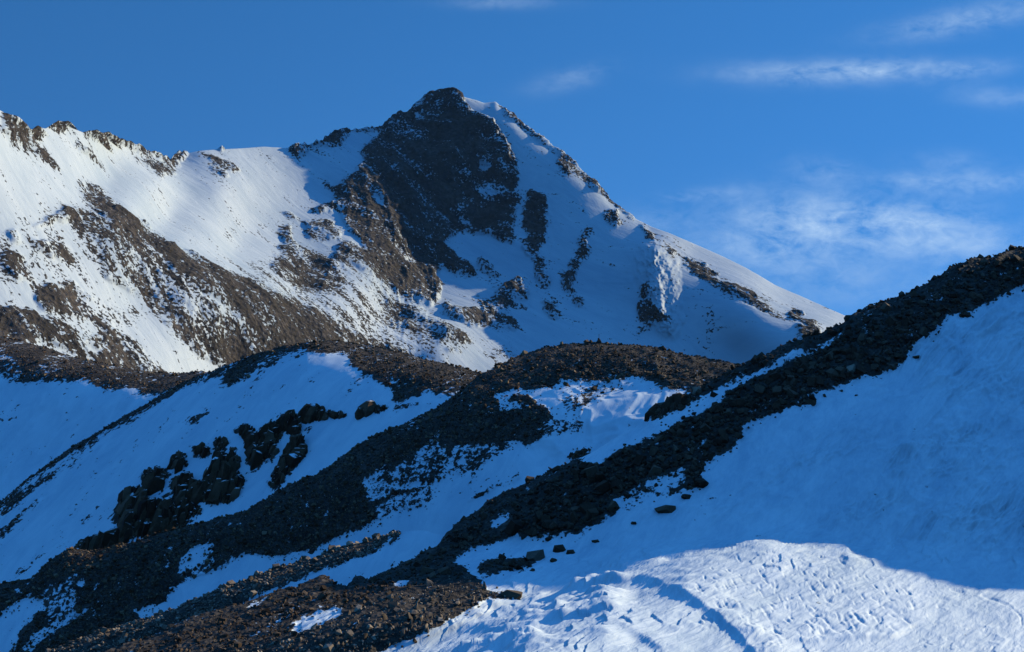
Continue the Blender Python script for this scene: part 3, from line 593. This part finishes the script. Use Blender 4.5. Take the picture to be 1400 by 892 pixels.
# ------------------------------------------------------------------ stones
def stone_shape(seed, sx=1., sy=.8, sz=.6, npts=15, sharp=.35):
    r = np.random.default_rng(seed)
    p = r.normal(size=(npts, 3)); p /= np.linalg.norm(p, axis=1, keepdims=True)
    p = np.sign(p)*np.abs(p)**(1-sharp*.5)          # towards a block
    p *= r.uniform(.78, 1.0, (npts, 1))*np.array([sx, sy, sz])
    bm = bmesh.new()
    vs = [bm.verts.new(q) for q in p]
    g = bmesh.ops.convex_hull(bm, input=vs)
    dead = [e for e in g['geom_interior'] if isinstance(e, bmesh.types.BMVert)]
    bmesh.ops.delete(bm, geom=dead, context='VERTS')
    bmesh.ops.triangulate(bm, faces=bm.faces[:])
    bm.normal_update(); bm.verts.index_update()
    V = np.array([v.co[:] for v in bm.verts]); Fc = np.array([[v.index for v in f.verts] for f in bm.faces], int)
    bm.free()
    return V, Fc
SHAPES = [stone_shape(200+i, 1, rng.uniform(.7, .95), rng.uniform(.5, .8)) for i in range(10)]+[stone_shape(300+i, 1, rng.uniform(.5, .8), rng.uniform(.22, .35), 13, .6) for i in range(5)]
def block_shape(seed, sx, sy, sz, jit=.22, extra=4):
    """a fractured block: a box with its corners knocked about"""
    q = np.random.default_rng(seed)
    c = np.array([(x, y, z) for x in (-1, 1) for y in (-1, 1) for z in (-1, 1)], float)*.74
    p = np.concatenate([c+q.uniform(-jit, jit, c.shape), q.uniform(-.9, .9, (extra, 3))*np.array([1, 1, 1.15])])*np.array([sx, sy, sz])
    bm = bmesh.new(); vs = [bm.verts.new(x) for x in p]
    g = bmesh.ops.convex_hull(bm, input=vs)
    bmesh.ops.delete(bm, geom=[e for e in g['geom_interior'] if isinstance(e, bmesh.types.BMVert)], context='VERTS')
    bmesh.ops.triangulate(bm, faces=bm.faces[:]); bm.verts.index_update()
    V = np.array([v.co[:] for v in bm.verts]); Fc = np.array([[v.index for v in f.verts] for f in bm.faces], int); bm.free()
    return V, Fc
SHAPES = SHAPES[:5]+[block_shape(800+i, 1, rng.uniform(.7, .95), rng.uniform(.55, .8)) for i in range(5)]+SHAPES[10:]
TALL = [block_shape(400+i, .66, .8, 1.1, .34, 4) for i in range(10)]

def euler_mats(e):
    a, b, c = e.T; ca, sa, cb, sb, cc, sc = np.cos(a), np.sin(a), np.cos(b), np.sin(b), np.cos(c), np.sin(c)
    z = np.zeros_like(a); o = np.ones_like(a)
    X = np.stack([o, z, z, z, ca, -sa, z, sa, ca], -1).reshape(-1, 3, 3)
    Y = np.stack([cb, z, sb, z, o, z, -sb, z, cb], -1).reshape(-1, 3, 3)
    Z = np.stack([cc, -sc, z, sc, cc, z, z, z, o], -1).reshape(-1, 3, 3)
    return Z@Y@X

def merged(name, pos, scl, eul, kind, shapes, mat, parent=None):
    """many stones as one mesh"""
    M = euler_mats(eul); Vs, Fs, base = [], [], 0
    for k, (V, Fc) in enumerate(shapes):
        sel = np.where(kind == k)[0]
        if not len(sel): continue
        W = np.einsum('nij,nvj->nvi', M[sel], V[None]*scl[sel][:, None, :])+pos[sel][:, None]
        Vs.append(W.reshape(-1, 3))
        Fs.append((Fc[None]+(np.arange(len(sel))*len(V))[:, None, None]).reshape(-1, 3)+base)
        base += len(sel)*len(V)
    return tri_mesh(name, np.concatenate(Vs), np.concatenate(Fs), mat, parent)

def pick(mask, count, seed, lo=.5):
    """count random bearings where the mask says bare ground"""
    r = np.random.default_rng(seed)
    p = np.clip((mask-lo)/(1-lo), 0, 1).ravel(); c = np.cumsum(p); x = np.searchsorted(c, r.random(count)*c[-1])
    j, i = np.divmod(x, mask.shape[1])
    return i+RU0+r.random(count), j+RV0+r.random(count)

def stones(L, u, v, px, seed, flat=(.6, .9), sink=.15, tilt=1.0):
    r = np.random.default_rng(seed); n_ = len(u)
    P, Nn, rk = L.at(u, v)
    s = px*.5*P[:, 1]/F
    scl = s[:, None]*np.stack([np.ones(n_), r.uniform(.8, 1.1, n_), r.uniform(*flat, n_)/.7], -1)
    eul = np.stack([r.normal(0, .55*tilt, n_), r.normal(0, .55*tilt, n_), r.uniform(0, 6.283, n_)], -1)
    pos = P+Nn*(s*(.35-sink))[:, None]+np.array([0, 0, 1.])*(s*.1)[:, None]
    return pos, scl, eul, r.integers(0, len(SHAPES), n_)

MAT_NEAR = stone_mat('dark_boulder_stone', (.028, .015, .009), (.078, .046, .027), (.18, .125, .082), 1.6)
MAT_PALE_LIT = stone_mat('pale_lit_stone', (.040, .027, .018), (.21, .155, .11), (.50, .40, .30), 2.2)  # paler copy for sunlit scree, sunlight put into the stone colour; also brownish blocks
MAT_MID = stone_mat('brown_scree_stone', (.030, .013, .006), (.085, .046, .022), (.36, .25, .15), .8)
MAT_CRAG = stone_mat('crag_rock', (.020, .009, .005), (.075, .038, .018), (.24, .15, .09), .5, True)

def label(o, text, cat, group=None):
    o['label'] = text; o['category'] = cat
    if group: o['group'] = group

# fine scree that nobody could count, on the mid ridge, the brown hill and the left slope
def scree(name, L, mask, count, px, seed, mat=MAT_MID, lo=.45, loose=False, **kw):
    u, v = pick(mask, count, seed, lo)
    r = np.random.default_rng(seed+1)
    P, Nn, rk = L.at(u, v); ok = (rk > .42) | loose; u, v = u[ok], v[ok]
    size = px*(r.pareto(2.5, len(u))*.45+.5)
    pos, scl, eul, kd = stones(L, u, v, np.minimum(size, px*2.7), seed+2, **kw)
    o = merged(name, pos, scl, eul, kd, SHAPES, mat); o['kind'] = 'stuff'
    return o
scree('scree', DD, mD, 40000, 2.7, 500)
scree('scree', E, mE, 13000, 2.2, 510)
scree('scree', FF, mF, 9000, 2.0, 520)
scree('scree', KK, mK, 4500, 4.6, 530, mat=MAT_PALE_LIT)
spill = boxblur(mD, 9)*(mD < .5)*(mD > -1); scree('scree', DD, spill, 1500, 3.2, 540, lo=.12, loose=True)

# ------------------------------------------------------------------ near boulder ridge: the 300 largest one by one, the rest as rubble
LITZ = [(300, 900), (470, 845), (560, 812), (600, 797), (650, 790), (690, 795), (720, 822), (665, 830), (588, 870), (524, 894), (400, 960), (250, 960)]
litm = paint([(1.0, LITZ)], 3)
uu, vv = pick(mB, 9000, 600, .5)
u2, v2 = pick(boxblur(mB, 8)*(mB < .5), 520, 603, .10)            # stones that rolled out onto the snow
uu = np.concatenate([uu, u2]); vv = np.concatenate([vv, v2]); out_ = np.arange(len(uu)) >= 9000
P_, N_, rk_ = B.at(uu, vv); ok = ((rk_ > .42) | out_) & (vv < 900) & (uu > -10) & (uu < 1420); uu, vv, out_ = uu[ok], vv[ok], out_[ok]
r = np.random.default_rng(601)
b_top = smooth_curve(B_TOP, 2)
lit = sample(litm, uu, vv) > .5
big = np.interp(uu, [100, 500, 800, 1000, 1200, 1400], [5.5, 7, 9.5, 9.5, 8.2, 7.6])
size = np.where(lit, 6.2, big)*(r.pareto(2.6, len(uu))*.45+.5)
size = np.minimum(size*np.where(out_, .62, 1), np.where(lit, 17, np.interp(uu, [450, 700, 1000, 1200], [13, 24, 20, 15])))
size *= np.where(vv-b_top(uu) < 12, .72, 1)
pos, scl, eul, kd = stones(B, uu, vv, size, 602)
pos[out_] -= N_[ok][out_]*(scl[out_, :1]*.3)
kd = np.where(lit & (r.random(len(kd)) < .5), r.integers(10, 15, len(kd)), kd)      # more slabs in the low scree
eul[lit] *= np.array([2.2, 2.2, 1])
order = np.argsort(-size)
single = order[:280]; rest = order[280:]
ra, rb = rest[~lit[rest]], rest[lit[rest]]
o = merged('rubble', pos[ra], scl[ra], eul[ra], kd[ra], SHAPES, MAT_NEAR); o['kind'] = 'stuff'
o = merged('rubble', pos[rb], scl[rb], eul[rb], kd[rb], SHAPES, MAT_PALE_LIT); o['kind'] = 'stuff'
b_top = smooth_curve(B_TOP, 2)
NEAR_ME, PALE_LIT_ME = [], []
for k, (V, Fc) in enumerate(SHAPES):
    for lst, mt, nm in ((NEAR_ME, MAT_NEAR, 'boulder'), (PALE_LIT_ME, MAT_PALE_LIT, 'pale_lit_boulder')):
        o = tri_mesh(nm, V, Fc, mt); lst.append(o.data); bpy.data.objects.remove(o)
def boulder(p, s, e, me, text, group=None, name='boulder'):
    o = bpy.data.objects.new(name, me); COL.objects.link(o)
    o.location = p; o.scale = s; o.rotation_euler = e
    label(o, text, 'boulder', group); return o
for k in single:
    a, b = uu[k], vv[k]
    if lit[k]:
        t, g = 'sunlit brown slab in the low scree at the bottom of the near ridge', 'sunlit slabs in the low scree'
    elif b-b_top(a) < 14 and a > 1160:
        t, g = 'dark boulder on the skyline of the near ridge, against the sky', 'boulders on the skyline of the near ridge'
    elif b-b_top(a) < 14:
        t, g = 'dark boulder along the upper edge of the near ridge, beside the snowy gully', 'boulders along the gully edge of the near ridge'
    elif a > 1020:
        t, g = 'dark boulder heaped on the upper near ridge, above blue snow', 'boulders heaped on the upper near ridge'
    elif a > 700:
        t, g = 'dark angular boulder heaped in the wide middle of the near ridge', 'boulders heaped on the middle of the near ridge'
    else:
        t, g = 'dark angular boulder heaped on the lower near ridge, above the sunlit scree', 'boulders heaped on the lower near ridge'
    boulder(pos[k], scl[k], eul[k], (PALE_LIT_ME if lit[k] else NEAR_ME)[kd[k]], t, g)
SPECIAL = [  # u, v, width px, height px, shape, pale, label
 (958, 664, 24, 19, 2, 0, 'rounded dark boulder at the tip of the boulder band'),
 (938, 681, 18, 10, 3, 0, 'low dark boulder alone on snow just under the rounded tip boulder'),
 (911, 697, 32, 13, 11, 0, 'long flat dark slab alone on blue snow, the lowest below the boulder band'),
 (733, 760, 36, 27, 4, 1, 'large brownish block in a patch of dark rubble'),
 (764, 751, 20, 17, 1, 0, 'dark boulder just right of the large brownish block'),
 (779, 756, 14, 11, 1, 0, 'small dark boulder at the right end of the rubble patch by the brownish block'),
 (756, 768, 12, 10, 3, 0, 'small dark boulder in the snow below the brownish block'),
 (814, 742, 13, 6, 12, 0, 'small flat stone alone on blue snow, right of the rubble patch'),
 (749, 738, 11, 9, 2, 0, 'small dark stone between the boulder band and the brownish block'),
 (662, 804, 8, 17, 13, 1, 'pale upright pointed slab standing on the edge of the sunlit scree'),
 (698, 818, 36, 15, 0, 0, 'long dark rounded rock at the right-hand end of the sunlit scree, on snow'),
 (955, 535, 17, 19, 4, 1, 'pale-topped block sitting beside the big dark outcrop on the gully edge'),
 (1108, 551, 18, 13, 0, 0, 'dark boulder at a notch of the lower band edge, just above rippled blue snow'),
 (1165, 503, 20, 17, 4, 1, 'brownish boulder at the lower edge of the upper boulder band'),
 (1219, 501, 13, 14, 2, 1, 'small brownish boulder beside a snow notch under the upper boulder band'),
 (1252, 487, 12, 6, 10, 0, 'flat dark stone just off the lower edge of the upper boulder band'),
 (1171, 541, 7, 3, 12, 0, 'tiny dark sliver of stone alone on the blue snow slope'),
 (1319, 429, 20, 11, 3, 0, 'flat dark boulder at the upper right tip of the band, against blue snow'),
 (866, 718, 10, 5, 1, 0, 'tiny dark stone by itself on blue snow under the middle of the band'),
]
for u, v, wpx, hpx, k, pale, text in SPECIAL:
    L_ = B
    P, Nn, _ = L_.at(np.array([u]), np.array([v+hpx*.25])); P, Nn = P[0], Nn[0]
    s = P[1]/F*.5; V = SHAPES[k][0]; ex = V.max(0)-V.min(0)
    tall = k == 13
    wpx, hpx = wpx*.86, hpx*.86
    sc = (wpx*s*2/ex[0], wpx*s*1.6/ex[1], hpx*s*2.1/ex[2])
    boulder(P+np.array([0, 0, hpx*s*.12]), sc, (rng.normal(0, .08), rng.normal(0, .08), rng.normal(0, .3)), (PALE_LIT_ME if pale else NEAR_ME)[k], text)

# ------------------------------------------------------------------ crags: each a solid cluster of fractured blocks set into the slope
def edge_dist(poly, u, v):
    p = np.asarray(poly, float); q = np.roll(p, -1, 0); d = np.full(len(u), 1e9)
    for a, b in zip(p, q):
        ab = b-a; t = np.clip(((u-a[0])*ab[0]+(v-a[1])*ab[1])/(ab@ab+1e-9), 0, 1)
        d = np.minimum(d, np.hypot(u-a[0]-t*ab[0], v-a[1]-t*ab[1]))
    return d
def slab_shape(seed):
    """a leaning fin of rock: a box whose top is narrowed, tilted and broken"""
    q = np.random.default_rng(seed)
    c = []
    for z in (-1, .1, 1):
        t = 1.0 if z < .5 else q.uniform(.25, .8)
        for x, y in ((-1, -1), (1, -1), (1, 1), (-1, 1)):
            c.append((x*.62*t+q.uniform(-.16, .16), y*.7*t+q.uniform(-.2, .2), z*1.25+q.uniform(-.3, .3)))
    bm = bmesh.new(); vs = [bm.verts.new(x) for x in c]
    g = bmesh.ops.convex_hull(bm, input=vs)
    bmesh.ops.delete(bm, geom=[e for e in g['geom_interior'] if isinstance(e, bmesh.types.BMVert)], context='VERTS')
    bmesh.ops.triangulate(bm, faces=bm.faces[:]); bm.verts.index_update()
    V = np.array([v.co[:] for v in bm.verts]); Fc = np.array([[v.index for v in f.verts] for f in bm.faces], int); bm.free()
    return V, Fc
FINS = [slab_shape(900+i) for i in range(12)]
def crag(L, poly, stretch, seed, rmax=11, dens=1.0, mat=MAT_CRAG, bulge=.8, name='rock_crag'):
    r = np.random.default_rng(seed)
    m = polymask(poly); j, i = np.where(m)
    # big fins first, then smaller ones down to rubble on the rim
    U_, V_, R_ = [], [], []
    for rad, per in ((rmax, 95), (rmax*.6, 60), (rmax*.3, 34), (2.0, 18)):
        n_ = int(len(j)/per*dens)+3
        k = r.integers(0, len(j), n_); u = i[k]+RU0+r.random(n_); v = j[k]+RV0+r.random(n_); d = edge_dist(poly, u, v)
        q = rad*r.uniform(.7, 1.15, n_); ok = d > q*.55
        U_.append(u[ok]); V_.append(v[ok]); R_.append(q[ok])
    u, v, rad = np.concatenate(U_), np.concatenate(V_), np.concatenate(R_); n_ = len(u)
    d = edge_dist(poly, u, v)
    P, Nn, _ = L.at(u, v); s = rad*P[:, 1]/F
    dm = np.minimum(d, 14)/14
    pos = P+np.array([.15, -1, .1])*(dm*bulge*7*P[:, 1]/F)[:, None]      # it stands out of the slope, most in its middle
    st = np.minimum(stretch*r.uniform(.75, 1.25, n_), np.maximum(d/rad, .8)*1.1)
    scl = np.stack([s*r.uniform(.7, 1.15, n_), s*1.3, s*st], -1)
    lean = -.22
    eul = np.stack([r.normal(.12, .12, n_), r.normal(-lean, .13, n_), r.normal(.5, .35, n_)+(r.random(n_) < .25)*1.2], -1)
    o = merged(name, pos, scl, eul, r.integers(0, len(FINS), n_), FINS, mat)
    c = pos.mean(0); me = o.data
    co = np.empty(len(me.vertices)*3, np.float32); me.vertices.foreach_get('co', co)
    me.vertices.foreach_set('co', (co.reshape(-1, 3)-c).ravel().astype(np.float32)); o.location = c; me.update()
    return o
for q, (text, poly, st) in enumerate(CRAGS):
    o = crag(E, poly, st, 700+q); label(o, text, 'crag')
o = crag(B, [(885, 580), (886, 560), (890, 550), (905, 541), (918, 539), (932, 546), (946, 543), (950, 552), (925, 566), (905, 575)], 1.0, 760, rmax=13, mat=MAT_NEAR, bulge=.4, name='rock_outcrop')
label(o, 'big rounded dark rock outcrop on the gully edge, between sunlit snow and a snow strip', 'rock')
o = crag(DD, [(773, 628), (780, 620), (795, 614), (812, 613), (806, 621), (790, 630)], .8, 761, rmax=5, mat=MAT_NEAR, bulge=.2, name='rock_outcrop')
label(o, 'small low rocks poking through the gully snow where the sun catches it', 'rock')

# ------------------------------------------------------------------ summit cairn
P, Nn, _ = DD.at(np.array([819.]), np.array([471.])); c = P[0]
root = bpy.data.objects.new('cairn', None); COL.objects.link(root); root.location = c
label(root, 'little stone cairn with a thin pole on the top of the dark knoll', 'cairn')
cs, sc_, ee = [], [], []
for lay in range(7):
    z = lay*.16; rr = .62*(1-lay/7.5)
    for k in range(max(1, int(9*(1-lay/7)))):
        a = k*6.283/max(1, int(9*(1-lay/7)))+lay*.5
        cs.append((rr*math.cos(a)*.8, rr*math.sin(a)*.8, z)); sc_.append(rng.uniform(.18, .3)*np.array([1, .9, .7])); ee.append(rng.normal(0, .4, 3))
o = merged('stone_pile', np.array(cs), np.array(sc_), np.array(ee), rng.integers(0, 10, len(cs)), SHAPES, MAT_NEAR, root)
V = np.array([(.045*math.cos(a*1.0472), .045*math.sin(a*1.0472), z) for z in (.6, 2.1) for a in range(6)])
Fc = np.array([t for a in range(6) for t in ((a, (a+1) % 6, 6+(a+1) % 6), (a, 6+(a+1) % 6, 6+a))])
o = tri_mesh('pole', V, Fc, MAT_NEAR, root)
# ------------------------------------------------------------------ light, sky, air, camera
m_h, nt = new_mat('thin_blue_air'); n = N(nt)
pv = n('ShaderNodeVolumePrincipled', {'Color': (.35, .62, 1.0, 1), 'Density': 1.3e-5, 'Anisotropy': 0.0})
n('ShaderNodeOutputMaterial', {'Volume': pv.outputs[0]})
bm = bmesh.new(); bmesh.ops.create_cube(bm, size=1.0)
for q in bm.verts: q.co = Vector((q.co.x*18600, q.co.y*20600+4000, (q.co.z+.5)*930-380))
me = bpy.data.meshes.new('haze'); bm.to_mesh(me); bm.free(); me.materials.append(m_h)
o = bpy.data.objects.new('haze', me); COL.objects.link(o); o['kind'] = 'stuff'

w = bpy.data.worlds.new('World'); scene.world = w; w.use_nodes = True
nt = w.node_tree; nt.nodes.clear(); n = N(nt)
sky = n('ShaderNodeTexSky', sky_type='NISHITA', sun_disc=False)
sky.sun_elevation = math.radians(SUN_EL); sky.sun_rotation = math.radians(SUN_AZ)
sky.altitude = 4200; sky.air_density = 1.0; sky.dust_density = 0.0; sky.ozone_density = 3.0
# high thin air: the sky is read a little above the true direction, so the pale band of the horizon stays low
tc = n('ShaderNodeTexCoord').outputs['Generated']
lift = n('ShaderNodeVectorMath', {0: n('ShaderNodeVectorMath', {0: tc, 1: (0, 0, .40)}, operation='ADD').outputs[0]}, operation='NORMALIZE').outputs[0]
nt.links.new(lift, sky.inputs[0])
hs = n('ShaderNodeMix', data_type='RGBA', blend_type='MULTIPLY'); nt.links.new(n('ShaderNodeHueSaturation', {'Saturation': 1.23, 'Value': 1.31, 'Color': sky.outputs[0]}).outputs[0], hs.inputs[6]); hs.inputs[0].default_value = 1; hs.inputs[7].default_value = (.97, 1.0, .97, 1)
hs = hs.outputs[2]
# the upper sky, out of the frame, is given added brightness to fill the shade
up = n('ShaderNodeSeparateXYZ', {0: tc}).outputs[2]
boost = n('ShaderNodeMapRange', {0: up, 1: .32, 2: .75, 3: 1.0, 4: 1.95}, interpolation_type='SMOOTHSTEP').outputs[0]
hs = n('ShaderNodeVectorMath', {0: hs, 3: boost}, operation='SCALE').outputs[0]
# thin cirrus: patches at compass bearings, torn by noise stretched along the wind
CLOUDS = [(1095, 100, 75, 11, 0, .55), (1205, 95, 60, 9, -2, .8), (1320, 28, 75, 12, -10, .6), (1325, 98, 40, 9, -6, .45), (1380, 134, 55, 9, 4, .35), (1335, 250, 70, 11, -3, .6), (1240, 245, 35, 7, 0, .3), (1128, 236, 34, 13, 10, .4), (960, 268, 36, 7, -5, .45),
          (1100, 296, 75, 24, 0, .75), (1060, 338, 75, 22, 0, .7), (1235, 298, 75, 16, 0, .85), (1300, 334, 85, 19, 0, .75), (1130, 385, 70, 22, 0, .45), (780, 108, 38, 10, -14, .35), (690, 4, 50, 6, 0, .3), (1300, 220, 40, 10, 0, .25), (900, 300, 40, 12, 0, .3), (1370, 390, 80, 22, 0, .35)]
sep = n('ShaderNodeSeparateXYZ', {0: tc})
yy = n.math('MAXIMUM', sep.outputs[1], .05)
px_ = n.math('DIVIDE', sep.outputs[0], yy); pz_ = n.math('DIVIDE', sep.outputs[2], yy)
tot = 0.0
for u, v, su, sv, rot, a in CLOUDS:
    c_, s_ = math.cos(math.radians(-rot)), math.sin(math.radians(-rot))
    dx = n.math('SUBTRACT', px_, (u-CX)/F); dz = n.math('SUBTRACT', pz_, (CY-v)/F)
    ax = n.math('MULTIPLY', n.math('ADD', n.math('MULTIPLY', dx, c_), n.math('MULTIPLY', dz, s_)), F/su)
    az = n.math('MULTIPLY', n.math('ADD', n.math('MULTIPLY', dx, -s_), n.math('MULTIPLY', dz, c_)), F/sv)
    q = n.math('ADD', n.math('MULTIPLY', ax, ax), n.math('MULTIPLY', az, az))
    tot = n.math('ADD', n.math('MULTIPLY', n.math('EXPONENT', n.math('MULTIPLY', q, -.5)), a), tot)
cv = n('ShaderNodeCombineXYZ', {0: n.math('MULTIPLY', px_, 1.0), 1: n.math('MULTIPLY', pz_, 1.9), 2: 0.0}).outputs[0]
nz = n.noise(cv, 19, 7, .6, .3); nw = n.noise(cv, 55, 7, .66, 1.2)
tear = n.math('ADD', n.math('MULTIPLY', nz, 1.5), n.math('MULTIPLY', nw, .7))
tear = n.math('MULTIPLY', n.math('SUBTRACT', tear, .80), 1.7, True)
cf = n.math('MULTIPLY', n.math("MULTIPLY", tot, tear), .55, True)
hs = n.mix(cf, hs, (4.3, 5.5, 6.6, 1))
bg = n('ShaderNodeBackground', {'Color': hs, 'Strength': .15})
n('ShaderNodeOutputWorld', {'Surface': bg.outputs[0]})

ld = bpy.data.lights.new('sun', 'SUN'); ld.energy = 4.35; ld.angle = math.radians(.53); ld.color = (1, .895, .62)
lo = bpy.data.objects.new('sun', ld); COL.objects.link(lo)
lo.rotation_euler = Vector(-SUN).to_track_quat('-Z', 'Y').to_euler()

cd = bpy.data.cameras.new('camera'); co = bpy.data.objects.new('camera', cd); COL.objects.link(co)
cd.sensor_width = 36; cd.lens = 36*F/1400; cd.clip_start = .5; cd.clip_end = 30000
co.rotation_euler = (math.pi/2, 0, 0); scene.camera = co
vs = scene.view_settings; vs.view_transform = 'Standard'; vs.look = 'None'; vs.exposure = 0.15; vs.gamma = 1
scene.cycles.use_denoising = True
scene.cycles.max_bounces = 6; scene.cycles.diffuse_bounces = 0
print('script %.1fs' % (time.time()-T0))
